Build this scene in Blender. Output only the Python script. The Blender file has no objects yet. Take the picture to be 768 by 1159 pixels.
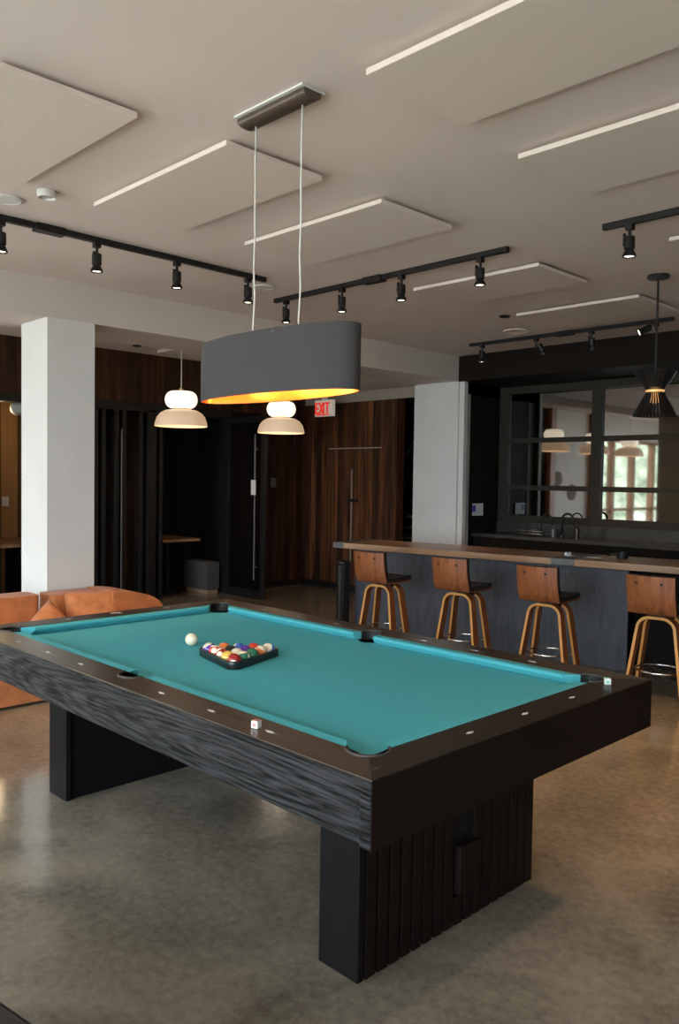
import bpy, bmesh, math, random
from mathutils import Vector, Matrix
random.seed(7)
S = bpy.context.scene
COL = S.collection
PI = math.pi

# ------------------------------------------------------------------ camera
cam = bpy.data.cameras.new('camera')
cam.sensor_fit = 'VERTICAL'; cam.sensor_height = 36; cam.lens = 923.14/1159*36
cam.clip_start = 0.05; cam.clip_end = 200
camo = bpy.data.objects.new('camera', cam); COL.objects.link(camo)
yaw, pitch, roll = math.radians(135.336), math.radians(-2.271), math.radians(-0.864)
fw = Vector((math.cos(yaw)*math.cos(pitch), math.sin(yaw)*math.cos(pitch), math.sin(pitch)))
rt = Vector((math.sin(yaw), -math.cos(yaw), 0)); dn = fw.cross(rt)
c_, s_ = math.cos(roll), math.sin(roll)
r2 = rt*c_+dn*s_; d2 = -rt*s_+dn*c_
M = Matrix((( r2.x, -d2.x, -fw.x, 0), (r2.y, -d2.y, -fw.y, 0), (r2.z, -d2.z, -fw.z, 1.54), (0, 0, 0, 1)))
camo.matrix_world = M
S.camera = camo

# ------------------------------------------------------------------ world, daylight portals, exposure
W = bpy.data.worlds.new('world'); S.world = W; W.use_nodes = True
bg = W.node_tree.nodes['Background']
bg.inputs[0].default_value = (0.77, 0.89, 1.0, 1); bg.inputs[1].default_value = 10.1
S.view_settings.view_transform = 'Standard'; S.view_settings.look = 'None'
S.view_settings.gamma = 1; S.view_settings.use_curve_mapping = False
S.view_settings.exposure = 0.45
cy = S.cycles
cy.use_denoising = True
cy.max_bounces = 10; cy.diffuse_bounces = 6; cy.glossy_bounces = 5; cy.transmission_bounces = 8
cy.sample_clamp_indirect = 8; cy.caustics_reflective = False; cy.caustics_refractive = False

def area(name, loc, rot, sx, sy, power=0, color=(1, 1, 1), portal=False):
    l = bpy.data.lights.new(name, 'AREA'); l.shape = 'RECTANGLE'; l.size = sx; l.size_y = sy
    l.energy = power; l.color = color
    if portal: l.cycles.is_portal = True
    o = bpy.data.objects.new(name, l); o.location = loc; o.rotation_euler = rot; COL.objects.link(o)
    return o
SW = -3.3      # south glazed wall
area('south_window_portal', (-1.7, SW-0.05, 1.5), (math.radians(90), 0, 0), 9.3, 2.9, portal=True)
area('west_window_portal', (-8.95, -0.85, 1.35), (0, math.radians(-90), 0), 2.5, 4.1, portal=True)

# ------------------------------------------------------------------ materials
MATS = {}
def nt(name):
    m = bpy.data.materials.new(name); m.use_nodes = True
    n = m.node_tree; b = n.nodes['Principled BSDF']; MATS[name] = m
    return m, n, b
def lk(n, a, b): n.links.new(a, b)
def plain(name, col, rough=0.5, metal=0, noise=0.0, nscale=20, bump=0.0, emis=None, estr=0, spec=None, trans=0, alpha=1, coat=0, sheen=0):
    m, n, b = nt(name)
    b.inputs['Base Color'].default_value = (*col, 1); b.inputs['Roughness'].default_value = rough
    b.inputs['Metallic'].default_value = metal
    if spec is not None: b.inputs['Specular IOR Level'].default_value = spec
    if trans: b.inputs['Transmission Weight'].default_value = trans
    if coat: b.inputs['Coat Weight'].default_value = coat; b.inputs['Coat Roughness'].default_value = 0.1
    if sheen: b.inputs['Sheen Weight'].default_value = sheen
    if alpha < 1: b.inputs['Alpha'].default_value = alpha
    if emis: b.inputs['Emission Color'].default_value = (*emis, 1); b.inputs['Emission Strength'].default_value = estr
    tc = n.nodes.new('ShaderNodeTexCoord'); nz = n.nodes.new('ShaderNodeTexNoise')
    nz.inputs['Scale'].default_value = nscale; nz.inputs['Detail'].default_value = 5
    lk(n, tc.outputs['Object'], nz.inputs['Vector'])
    if noise:
        r = n.nodes.new('ShaderNodeValToRGB')
        r.color_ramp.elements[0].position = 0.3; r.color_ramp.elements[1].position = 0.7
        r.color_ramp.elements[0].color = (*[max(0, c*(1-noise)) for c in col], 1)
        r.color_ramp.elements[1].color = (*[min(1, c*(1+noise)) for c in col], 1)
        lk(n, nz.outputs['Fac'], r.inputs[0]); lk(n, r.outputs[0], b.inputs['Base Color'])
    if bump:
        bp = n.nodes.new('ShaderNodeBump'); bp.inputs['Strength'].default_value = bump; bp.inputs['Distance'].default_value = 0.01
        lk(n, nz.outputs['Fac'], bp.inputs['Height']); lk(n, bp.outputs[0], b.inputs['Normal'])
    return m
def math_(n, op, a, b=None):
    x = n.nodes.new('ShaderNodeMath'); x.operation = op
    for i, v in enumerate((a, b)):
        if v is None: continue
        if isinstance(v, (int, float)): x.inputs[i].default_value = v
        else: lk(n, v, x.inputs[i])
    return x.outputs[0]
def wood(name, c1, c2, across='y', along='z', plank=0.0, rough=0.45, grain=26, bump=0.15, contrast=1.0, stretch=0.06, coat=0, spec=0.5):
    """planked or plain wood, grain stretched along one object axis"""
    m, n, b = nt(name)
    b.inputs['Roughness'].default_value = rough; b.inputs['Specular IOR Level'].default_value = spec
    tc = n.nodes.new('ShaderNodeTexCoord'); sp = n.nodes.new('ShaderNodeSeparateXYZ')
    lk(n, tc.outputs['Object'], sp.inputs[0])
    ax = {'x': 0, 'y': 1, 'z': 2}
    mp = n.nodes.new('ShaderNodeMapping'); sc = [grain, grain, grain]; sc[ax[along]] = grain*stretch
    mp.inputs['Scale'].default_value = sc
    lk(n, tc.outputs['Object'], mp.inputs['Vector'])
    nz = n.nodes.new('ShaderNodeTexNoise'); nz.inputs['Scale'].default_value = 1; nz.inputs['Detail'].default_value = 6
    nz.inputs['Roughness'].default_value = 0.65; nz.inputs['Distortion'].default_value = 0.6; nz.noise_dimensions = '4D'
    lk(n, mp.outputs[0], nz.inputs['Vector'])
    fac = nz.outputs['Fac']
    r = n.nodes.new('ShaderNodeValToRGB')
    r.color_ramp.elements[0].position = 0.5-0.22/contrast; r.color_ramp.elements[1].position = 0.5+0.22/contrast
    r.color_ramp.elements[0].color = (*c1, 1); r.color_ramp.elements[1].color = (*c2, 1)
    lk(n, fac, r.inputs[0]); col = r.outputs[0]
    if plank:
        u = math_(n, 'DIVIDE', sp.outputs[ax[across]], plank)
        fl = math_(n, 'FLOOR', u); fr = math_(n, 'FRACT', u)
        wn = n.nodes.new('ShaderNodeTexWhiteNoise'); wn.noise_dimensions = '1D'; lk(n, fl, wn.inputs['W'])
        lk(n, math_(n, 'MULTIPLY', wn.outputs['Value'], 37.0), nz.inputs['W'])
        v = math_(n, 'ADD', math_(n, 'MULTIPLY', wn.outputs['Value'], 1.1), 0.4)
        gap = math_(n, 'GREATER_THAN', fr, 0.035)
        v2 = math_(n, 'MULTIPLY', v, math_(n, 'ADD', math_(n, 'MULTIPLY', gap, 0.8), 0.2))
        mx = n.nodes.new('ShaderNodeVectorMath'); mx.operation = 'SCALE'
        lk(n, col, mx.inputs[0]); lk(n, v2, mx.inputs['Scale']); col = mx.outputs[0]
    lk(n, col, b.inputs['Base Color'])
    bp = n.nodes.new('ShaderNodeBump'); bp.inputs['Strength'].default_value = bump; bp.inputs['Distance'].default_value = 0.004
    lk(n, fac, bp.inputs['Height']); lk(n, bp.outputs[0], b.inputs['Normal'])
    return m
def concrete_floor():
    m, n, b = nt('polished_concrete')
    tc = n.nodes.new('ShaderNodeTexCoord')
    a = n.nodes.new('ShaderNodeTexNoise'); a.inputs['Scale'].default_value = 1.3; a.inputs['Detail'].default_value = 8; a.inputs['Distortion'].default_value = 1.2
    c = n.nodes.new('ShaderNodeTexNoise'); c.inputs['Scale'].default_value = 26; c.inputs['Detail'].default_value = 8; c.inputs['Roughness'].default_value = 0.7
    lk(n, tc.outputs['Object'], a.inputs['Vector']); lk(n, tc.outputs['Object'], c.inputs['Vector'])
    s = math_(n, 'ADD', math_(n, 'MULTIPLY', a.outputs['Fac'], 0.55), math_(n, 'MULTIPLY', c.outputs['Fac'], 0.45))
    r = n.nodes.new('ShaderNodeValToRGB'); e = r.color_ramp.elements
    e[0].position = 0.36; e[0].color = (0.112, 0.098, 0.076, 1); e[1].position = 0.64; e[1].color = (0.285, 0.242, 0.185, 1)
    lk(n, s, r.inputs[0]); lk(n, r.outputs[0], b.inputs['Base Color'])
    r2_ = n.nodes.new('ShaderNodeValToRGB'); e = r2_.color_ramp.elements
    e[0].position = 0.35; e[0].color = (0.09, 0.09, 0.09, 1); e[1].position = 0.7; e[1].color = (0.2, 0.2, 0.2, 1)
    lk(n, a.outputs['Fac'], r2_.inputs[0]); lk(n, r2_.outputs[0], b.inputs['Roughness'])
    bp = n.nodes.new('ShaderNodeBump'); bp.inputs['Strength'].default_value = 0.03; bp.inputs['Distance'].default_value = 0.01
    lk(n, c.outputs['Fac'], bp.inputs['Height']); lk(n, bp.outputs[0], b.inputs['Normal'])
    b.inputs['Specular IOR Level'].default_value = 0.85
    return m
def charred():
    m, n, b = nt('charred_oak')
    tc = n.nodes.new('ShaderNodeTexCoord'); mp = n.nodes.new('ShaderNodeMapping'); mp.inputs['Scale'].default_value = (0.8, 1, 9)
    lk(n, tc.outputs['Object'], mp.inputs['Vector'])
    w = n.nodes.new('ShaderNodeTexWave'); w.wave_type = 'RINGS'; w.rings_direction = 'Y'
    w.inputs['Scale'].default_value = 2.2; w.inputs['Distortion'].default_value = 9; w.inputs['Detail'].default_value = 4
    w.inputs['Detail Scale'].default_value = 1.6; w.inputs['Detail Roughness'].default_value = 0.6
    mp.inputs['Location'].default_value = (1.55, 0, -6.2)
    lk(n, mp.outputs[0], w.inputs['Vector'])
    m2 = n.nodes.new('ShaderNodeMapping'); m2.inputs['Scale'].default_value = (6, 60, 130); lk(n, tc.outputs['Object'], m2.inputs['Vector'])
    z = n.nodes.new('ShaderNodeTexNoise'); z.inputs['Scale'].default_value = 1; z.inputs['Detail'].default_value = 6; lk(n, m2.outputs[0], z.inputs['Vector'])
    m3 = n.nodes.new('ShaderNodeMapping'); m3.inputs['Scale'].default_value = (2.2, 10, 26); lk(n, tc.outputs['Object'], m3.inputs['Vector'])
    z2 = n.nodes.new('ShaderNodeTexNoise'); z2.inputs['Scale'].default_value = 1; z2.inputs['Detail'].default_value = 5; lk(n, m3.outputs[0], z2.inputs['Vector'])
    s = math_(n, 'ADD', math_(n, 'MULTIPLY', w.outputs['Fac'], 0.12), math_(n, 'ADD', math_(n, 'MULTIPLY', z.outputs['Fac'], 0.62), math_(n, 'MULTIPLY', z2.outputs['Fac'], 0.30)))
    r = n.nodes.new('ShaderNodeValToRGB'); e = r.color_ramp.elements
    e[0].position = 0.42; e[0].color = (0.003, 0.003, 0.003, 1); e[1].position = 0.68; e[1].color = (0.045, 0.043, 0.045, 1)
    lk(n, s, r.inputs[0]); lk(n, r.outputs[0], b.inputs['Base Color'])
    b.inputs['Roughness'].default_value = 0.55; b.inputs['Specular IOR Level'].default_value = 0.12
    bp = n.nodes.new('ShaderNodeBump'); bp.inputs['Strength'].default_value = 0.7; bp.inputs['Distance'].default_value = 0.004
    lk(n, s, bp.inputs['Height']); lk(n, bp.outputs[0], b.inputs['Normal'])
    return m
def tiles(name, col, gapc, sx=0.6, sz=0.6, rough=0.8):
    m, n, b = nt(name)
    tc = n.nodes.new('ShaderNodeTexCoord'); sp = n.nodes.new('ShaderNodeSeparateXYZ'); lk(n, tc.outputs['Object'], sp.inputs[0])
    f1 = math_(n, 'FRACT', math_(n, 'DIVIDE', math_(n, 'ADD', sp.outputs[0], sp.outputs[1]), sx)); f2 = math_(n, 'FRACT', math_(n, 'DIVIDE', sp.outputs[2], sz))
    g = math_(n, 'MULTIPLY', math_(n, 'GREATER_THAN', f1, 0.02), math_(n, 'GREATER_THAN', f2, 0.02))
    mx = n.nodes.new('ShaderNodeMix'); mx.data_type = 'RGBA'; lk(n, g, mx.inputs[0])
    mx.inputs[6].default_value = (*gapc, 1); mx.inputs[7].default_value = (*col, 1)
    lk(n, mx.outputs[2], b.inputs['Base Color']); b.inputs['Roughness'].default_value = rough
    return m
def foliage():
    m, n, b = nt('hillside_foliage')
    tc = n.nodes.new('ShaderNodeTexCoord')
    v = n.nodes.new('ShaderNodeTexNoise'); v.inputs['Scale'].default_value = 1.6; v.inputs['Detail'].default_value = 9; v.inputs['Roughness'].default_value = 0.75
    lk(n, tc.outputs['Object'], v.inputs['Vector'])
    r = n.nodes.new('ShaderNodeValToRGB'); e = r.color_ramp.elements
    e[0].position = 0.38; e[0].color = (0.05, 0.07, 0.03, 1); e[1].position = 0.66; e[1].color = (0.42, 0.43, 0.3, 1)
    lk(n, v.outputs['Fac'], r.inputs[0]); lk(n, r.outputs[0], b.inputs['Base Color']); b.inputs['Roughness'].default_value = 0.9
    return m

m_floor = concrete_floor()
m_white = plain('white_plaster', (0.62, 0.61, 0.585), 0.75, noise=0.03, nscale=3)
m_ceil = plain('ceiling_plaster', (0.73, 0.64, 0.585), 0.85, noise=0.02, nscale=2)
m_panel = plain('acoustic_felt', (0.70, 0.61, 0.54), 0.95, noise=0.03, nscale=160, bump=0.08)
m_soffit = plain('taupe_soffit', (0.30, 0.25, 0.20), 0.8, noise=0.03)
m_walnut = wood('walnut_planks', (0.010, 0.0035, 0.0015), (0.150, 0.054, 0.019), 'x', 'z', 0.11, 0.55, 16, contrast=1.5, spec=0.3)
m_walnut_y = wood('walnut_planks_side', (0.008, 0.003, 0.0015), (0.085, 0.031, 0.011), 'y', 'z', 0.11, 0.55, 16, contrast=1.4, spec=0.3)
m_pine = wood('pine_boards', (0.25, 0.12, 0.045), (0.40, 0.21, 0.08), 'y', 'z', 0.22, 0.5, 14)
m_blackwall = plain('black_paint', (0.012, 0.0085, 0.0065), 0.6, noise=0.1, nscale=6, spec=0.08)
m_blackmetal = plain('black_steel', (0.011, 0.010, 0.010), 0.45, noise=0.15, nscale=30, spec=0.3)
m_darkframe = plain('dark_grey_window_frame', (0.034, 0.029, 0.023), 0.5, noise=0.1, nscale=12, spec=0.12)
m_blacktile = tiles('black_felt_tiles', (0.017, 0.017, 0.018), (0.005, 0.005, 0.005), 0.6, 0.6)
m_booth = plain('booth_dark', (0.008, 0.007, 0.0065), 0.8, noise=0.1, spec=0.15)
m_blackwood = wood('black_stained_wood', (0.004, 0.004, 0.004), (0.009, 0.0085, 0.0085), 'x', 'z', 0, 0.6, 40, bump=0.2, spec=0.1)
m_railtop = wood('dark_rail_wood', (0.016, 0.010, 0.007), (0.110, 0.074, 0.052), 'y', 'x', 0, 0.28, 60, bump=0.25, stretch=0.03)
m_railend = wood('dark_rail_wood_end', (0.012, 0.008, 0.006), (0.028, 0.019, 0.014), 'x', 'y', 0, 0.4, 45, bump=0.12, stretch=0.04, spec=0.3)
m_endapron = wood('black_brown_wood', (0.006, 0.003, 0.0025), (0.011, 0.006, 0.0045), 'x', 'y', 0, 0.6, 45, bump=0.1, stretch=0.04, spec=0.12)
m_charred = charred()
m_cloth = plain('teal_cloth', (0.080, 0.420, 0.480), 0.9, noise=0.04, nscale=260, bump=0.05, spec=0.2)
m_leather = plain('black_pocket_leather', (0.008, 0.008, 0.008), 0.6, noise=0.2, nscale=40)
m_rim = plain('grey_pocket_rim', (0.045, 0.038, 0.034), 0.5, noise=0.1)
m_inlay = plain('pearl_inlay', (0.72, 0.70, 0.66), 0.25, noise=0.05)
m_steel = plain('brushed_steel', (0.55, 0.55, 0.55), 0.25, metal=1, noise=0.05)
m_chrome = plain('chrome', (0.8, 0.8, 0.8), 0.08, metal=1)
m_bronze = plain('brushed_bronze', (0.13, 0.105, 0.085), 0.35, metal=0.6, noise=0.08, nscale=40)
m_shade = plain('charcoal_fabric', (0.043, 0.038, 0.038), 0.85, noise=0.08, nscale=300, bump=0.15)
m_gold = plain('gold_foil_lining', (0.90, 0.36, 0.085), 0.3, metal=0.85, noise=0.05)
m_bulb = plain('warm_bulb', (1, 0.8, 0.5), 0.4, emis=(1.0, 0.62, 0.28), estr=9)
m_cord = plain('pale_cord', (0.62, 0.60, 0.56), 0.5, noise=0.05)
m_opal = plain('opal_glass', (0.85, 0.82, 0.76), 0.3, emis=(1.0, 0.84, 0.66), estr=0.9, noise=0.02)
m_amberglass = plain('pale_woven_glass', (0.72, 0.60, 0.46), 0.35, emis=(1.0, 0.66, 0.40), estr=0.28, noise=0.06, nscale=60)
m_brass = plain('brass', (0.55, 0.36, 0.15), 0.3, metal=1)
m_lens = plain('spot_lens', (1, 0.9, 0.75), 0.4, emis=(1.0, 0.85, 0.62), estr=5)
m_bartop = wood('oak_bar_top', (0.20, 0.10, 0.048), (0.42, 0.24, 0.13), 'y', 'x', 0.0, 0.32, 20, bump=0.1)
m_barpanel = wood('blue_grey_stained_panel', (0.022, 0.024, 0.032), (0.070, 0.074, 0.092), 'x', 'z', 0, 0.55, 22, bump=0.2, stretch=0.25)
m_zinc = plain('dark_zinc', (0.10, 0.10, 0.105), 0.4, metal=0.3, noise=0.2)
m_stone = plain('dark_soapstone', (0.035, 0.034, 0.033), 0.3, noise=0.35, nscale=7)
m_stoolwood = wood('walnut_veneer', (0.10, 0.028, 0.009), (0.36, 0.125, 0.042), 'x', 'z', 0, 0.42, 30, bump=0.05, stretch=0.05)
m_bentwood = wood('bent_beech', (0.20, 0.060, 0.015), (0.36, 0.12, 0.03), 'x', 'z', 0, 0.35, 45, bump=0.05, stretch=0.05)
m_bentply = wood('golden_ply_edge', (0.52, 0.24, 0.06), (0.70, 0.36, 0.10), 'x', 'z', 0, 0.35, 45, bump=0.05, stretch=0.05)
m_blackleather = plain('black_seat_leather', (0.014, 0.013, 0.013), 0.45, noise=0.1)
m_sofa = plain('rust_velvet', (0.40, 0.135, 0.040), 0.9, noise=0.22, nscale=9, bump=0.3, sheen=0.1)
m_pillow = plain('rust_linen', (0.45, 0.16, 0.052), 0.9, noise=0.2, nscale=14, bump=0.3, sheen=0.1)
m_greyfab = plain('grey_felt', (0.07, 0.068, 0.066), 0.9, noise=0.15, nscale=50)
m_plywood = plain('plywood', (0.34, 0.23, 0.14), 0.6, noise=0.1)
m_paper = plain('white_paper', (0.75, 0.75, 0.74), 0.6, noise=0.02)
m_blueink = plain('blue_ink', (0.08, 0.05, 0.45), 0.5, noise=0.05)
m_red = plain('exit_red', (0.65, 0.02, 0.01), 0.4, emis=(1.0, 0.03, 0.01), estr=0.35)
m_exitface = plain('exit_white', (0.8, 0.75, 0.66), 0.5, emis=(1, 0.85, 0.7), estr=0.12)
m_plate = plain('grey_plate', (0.09, 0.085, 0.08), 0.6)
m_mirror = plain('dark_reflective_glass', (0.36, 0.36, 0.355), 0.03, metal=1)
m_clear = plain('clear_glass', (0.01, 0.01, 0.01), 0.02, alpha=0.15, spec=0.4)
m_bounce_ground = plain('pale_bounce_ground', (0.66, 0.60, 0.52), 0.9, noise=0.3, nscale=2)  # outdoor ground made pale to bounce daylight up onto the ceiling
m_fol = foliage()
m_bark = plain('bark', (0.12, 0.08, 0.05), 0.9, noise=0.3)
m_postwood = wood('fir_post', (0.22, 0.085, 0.03), (0.38, 0.17, 0.06), 'x', 'z', 0, 0.5, 25)
m_woven = plain('woven_disc', (0.16, 0.13, 0.11), 0.8, noise=0.4, nscale=70)

# ------------------------------------------------------------------ mesh helpers
class MB:
    def __init__(s): s.bm = bmesh.new()
    def box(s, x0, x1, y0, y1, z0, z1, mat=None):
        vs = [s.bm.verts.new(p) for p in ((x0,y0,z0),(x1,y0,z0),(x1,y1,z0),(x0,y1,z0),(x0,y0,z1),(x1,y0,z1),(x1,y1,z1),(x0,y1,z1))]
        if mat is not None:
            for v in vs: v.co = mat @ v.co
        for f in ((0,3,2,1),(4,5,6,7),(0,1,5,4),(1,2,6,5),(2,3,7,6),(3,0,4,7)): s.bm.faces.new([vs[i] for i in f])
        return s
    def prism(s, pts, z0, z1, axis='z'):
        def P(a, b, c): return {'z': (a, b, c), 'y': (a, c, b), 'x': (c, a, b)}[axis]
        lo = [s.bm.verts.new(P(a, b, z0)) for a, b in pts]; hi = [s.bm.verts.new(P(a, b, z1)) for a, b in pts]
        n = len(pts)
        f1 = s.bm.faces.new(lo[::-1]); f2 = s.bm.faces.new(hi)
        for i in range(n): s.bm.faces.new((lo[i], lo[(i+1) % n], hi[(i+1) % n], hi[i]))
        bmesh.ops.triangulate(s.bm, faces=[f1, f2], ngon_method='EAR_CLIP')
        return s
    def tube(s, pts, r, seg=12, closed=False, cap=True):
        pts = [Vector(p) for p in pts]; n = len(pts); rings = []
        rr = r if isinstance(r, (list, tuple)) else [r]*n
        prev = None
        for i, p in enumerate(pts):
            if closed: t = pts[(i+1) % n]-pts[i-1]
            else: t = pts[min(i+1, n-1)]-pts[max(i-1, 0)]
            t.normalize()
            if prev is None:
                u = t.orthogonal().normalized()
            else:
                u = (prev-t*prev.dot(t)).normalized()
            prev = u; v = t.cross(u)
            rings.append([s.bm.verts.new(p+(u*math.cos(a)+v*math.sin(a))*rr[i]) for a in [2*PI*k/seg for k in range(seg)]])
        for i in range(n if closed else n-1):
            a, b = rings[i], rings[(i+1) % n]
            off = 0
            if closed and i == n-1:
                off = min(range(seg), key=lambda o: (a[0].co-b[o].co).length)
            for k in range(seg): s.bm.faces.new((a[k], a[(k+1) % seg], b[(k+1+off) % seg], b[(k+off) % seg]))
        if cap and not closed: s.bm.faces.new(rings[0][::-1]); s.bm.faces.new(rings[-1])
        return s
    def cyl(s, x, y, z0, z1, r, seg=24): return s.tube([(x, y, z0), (x, y, z1)], r, seg)
    def lathe(s, prof, c, seg=32, axis='z', cap=False, sx=1, sy=1):
        rings = []
        for r, h in prof:
            ring = []
            for k in range(seg):
                a = 2*PI*k/seg; p = (r*math.cos(a)*sx, r*math.sin(a)*sy, h)
                if axis == 'y': p = (p[0], p[2], p[1])
                if axis == 'x': p = (p[2], p[0], p[1])
                ring.append(s.bm.verts.new((c[0]+p[0], c[1]+p[1], c[2]+p[2])))
            rings.append(ring)
        for a, b in zip(rings, rings[1:]):
            for k in range(seg): s.bm.faces.new((a[k], a[(k+1) % seg], b[(k+1) % seg], b[k]))
        if cap: s.bm.faces.new(rings[0][::-1]); s.bm.faces.new(rings[-1])
        return s
    def sweep(s, path, prof):
        """prof: list of (across, up) points carried along an xz/xy path given as (point, side, up) frames"""
        rings = [[s.bm.verts.new(p+a*sd+b*up) for a, b in prof] for p, sd, up in path]; m = len(prof)
        for A, B in zip(rings, rings[1:]):
            for k in range(m): s.bm.faces.new((A[k], A[(k+1) % m], B[(k+1) % m], B[k]))
        s.bm.faces.new(rings[0][::-1]); s.bm.faces.new(rings[-1])
        return s
    def build(s, name, mat, parent=None, bevel=0, smooth=False, subsurf=0, seg=2):
        bmesh.ops.recalc_face_normals(s.bm, faces=s.bm.faces)
        me = bpy.data.meshes.new(name); s.bm.to_mesh(me); s.bm.free()
        me.materials.append(mat)
        o = bpy.data.objects.new(name, me); COL.objects.link(o)
        if parent is not None:
            o.parent = parent
            if parent.type != 'EMPTY' or parent.location.length: o.matrix_parent_inverse = Matrix.Translation(-abs_loc(parent))
        if smooth:
            for p in me.polygons: p.use_smooth = True
        if bevel:
            b = o.modifiers.new('bevel', 'BEVEL'); b.width = bevel; b.segments = seg; b.limit_method = 'ANGLE'; b.angle_limit = math.radians(40)
        if subsurf:
            b = o.modifiers.new('sub', 'SUBSURF'); b.levels = subsurf; b.render_levels = subsurf
        return o
def abs_loc(o):
    v = Vector(o.location)
    if o.parent is not None: v = v + o.matrix_parent_inverse.translation + abs_loc(o.parent)
    return v
def tag(o, label, cat, group=None):
    o['label'] = label; o['category'] = cat
    if group: o['group'] = group
    return o
def thing(name, label, cat, loc=(0, 0, 0), group=None):
    o = bpy.data.objects.new(name, None); COL.objects.link(o); o.location = loc; o.empty_display_size = 0.1
    return tag(o, label, cat, group)
def struct(o): o['kind'] = 'structure'; return o
def copy_tree(o, parent=None):
    c = o.copy(); COL.objects.link(c)
    if parent is not None: c.parent = parent; c.matrix_parent_inverse = o.matrix_parent_inverse.copy()
    for ch in list(o.children): copy_tree(ch, c)
    return c
def edges_smooth(o, ang=35):
    for p in o.data.polygons: p.use_smooth = True
    m = o.modifiers.new('es', 'EDGE_SPLIT'); m.split_angle = math.radians(ang)
    return o

# ================================================================== THE SETTING
WX = -8.8; H = 3.035; BB = 2.74
floor = struct(MB().prism([(-8.94, SW), (3.0, SW), (3.0, 11.2), (-10.6, 11.2), (-10.6, 3.05), (-8.94, 3.05)], -0.12, 0).build('floor', m_floor))
ceiling = struct(MB().prism([(-8.94, SW), (3.0, SW), (3.0, 11.2), (-10.6, 11.2), (-10.6, 3.05), (-8.94, 3.05)], H, H+0.15).build('ceiling', m_ceil))
struct(MB().box(-6.62, -6.0, SW, 7.92, BB, H).build('beam', plain('darkened_beam_plaster', (0.56, 0.50, 0.45), 0.85, noise=0.02, nscale=2)))  # shade put into the colour: plaster darkened so the lit beam matches the ceiling
struct(MB().box(-6.46, -6.0, 2.79, 3.18, 0, BB).build('column_left', m_white))
struct(MB().box(-6.68, -6.0, 7.9, 8.15, 0, BB).build('column_right', m_white))
struct(MB().box(-6.0, -5.93, 7.93, 8.0, 0.0, BB).build('trim_1', m_white))
struct(MB().box(-10.6, 3.0, 11.2, 11.35, 0, H).build('wall_north', m_booth))
struct(MB().box(3.0, 3.15, SW, 11.2, 0, H).build('wall_east', m_white))
struct(MB().box(-10.75, -10.6, 3.05, 11.35, 0, H).box(-10.75, -8.94, 2.9, 3.05, 0, H).build('wall_far_west', m_booth))
# bar niche: header, side, ceiling, back wall with the large gridded window
struct(MB().box(-6.02, 3.0, 7.9, 8.05, 2.735, H).build('bar_header', m_blackwall))
struct(MB().box(-6.0, 3.0, 8.05, 8.95, 2.735, 2.80).build('bar_soffit', m_blackwall))
mb = MB().box(-6.12, -6.0, 8.15, 8.95, 0, 2.735)
for zc in (1.35, 2.1): mb.box(-6.0, -5.994, 8.15, 8.78, zc, zc+0.012)
struct(mb.build('wall_bar_side', m_blackwall))
mb = MB().box(-6.0, 3.0, 8.86, 8.98, 0, 2.735)
struct(mb.build('wall_bar', m_blackwall))
win = bpy.data.objects.new('window_1', None); COL.objects.link(win); win.location = (-4, 8.82, 1.1); struct(win)
mb = MB(); X0, X1 = -5.93, -0.8
colx = [-5.93, -4.66, -3.39, -2.12, -0.85]
for x in colx: mb.box(x-0.065, x+0.065, 8.76, 8.86, 1.04, 2.735)
for z, hh in ((1.07, 0.06), (1.475, 0.03), (2.06, 0.03), (2.69, 0.045)): mb.box(-5.99, -0.8, 8.77, 8.86, z-hh, z+hh)
mb.build('window_frame', m_darkframe, win, bevel=0.006)
for a, b in zip(colx, colx[1:]):
    for z0, z1 in ((1.13, 1.445), (1.505, 2.03), (2.09, 2.645)):
        MB().box(a+0.065, b-0.065, 8.80, 8.808, z0, z1).build('pane', m_mirror, win)

# west side: planked wall over a row of booths
wx1 = WX-0.14
mb = MB().box(wx1, WX, 3.05, 8.0, 2.43, H)
mb.box(wx1, WX, 7.15, 8.0, 0.09, 2.43)
mb.box(wx1, WX, 3.92, 4.64, 0, 2.43)
mb.box(WX, WX+0.0001, 0, 0.0001, -0.1, -0.0999)
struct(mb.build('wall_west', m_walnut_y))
struct(MB().box(wx1, WX-0.03, 6.62, 7.97, 0, 0.09).build('baseboard_west', m_blackmetal))
mb = MB().box(WX, -7.05, 8.0, 8.14, 0.09, H-0.43)
mb.box(-7.19, -7.06, 8.14, 8.16, 0.0, 2.6)
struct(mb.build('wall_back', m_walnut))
struct(MB().box(WX-0.14, -7.08, 8.03, 8.14, 0, 0.09).build('baseboard_back', m_blackmetal))
mb = MB().box(-8.8, -6.62, 6.9, 8.0, BB+0.005, H)
struct(mb.build('ceiling_dropped', plain('pale_soffit', (0.66, 0.61, 0.54), 0.8, noise=0.02)))
struct(MB().box(-8.8, -6.0, 8.0, 11.2, 2.6, H).build('ceiling_stairwell', m_booth))
struct(MB().box(-8.8, -6.69, 7.97, 8.0, 2.6, BB).build('trim_2', m_soffit))
struct(MB().box(wx1, WX-0.005, 6.62, 7.15, 0.0, 2.43).build('wall_booth_front', m_blackwall))
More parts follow.
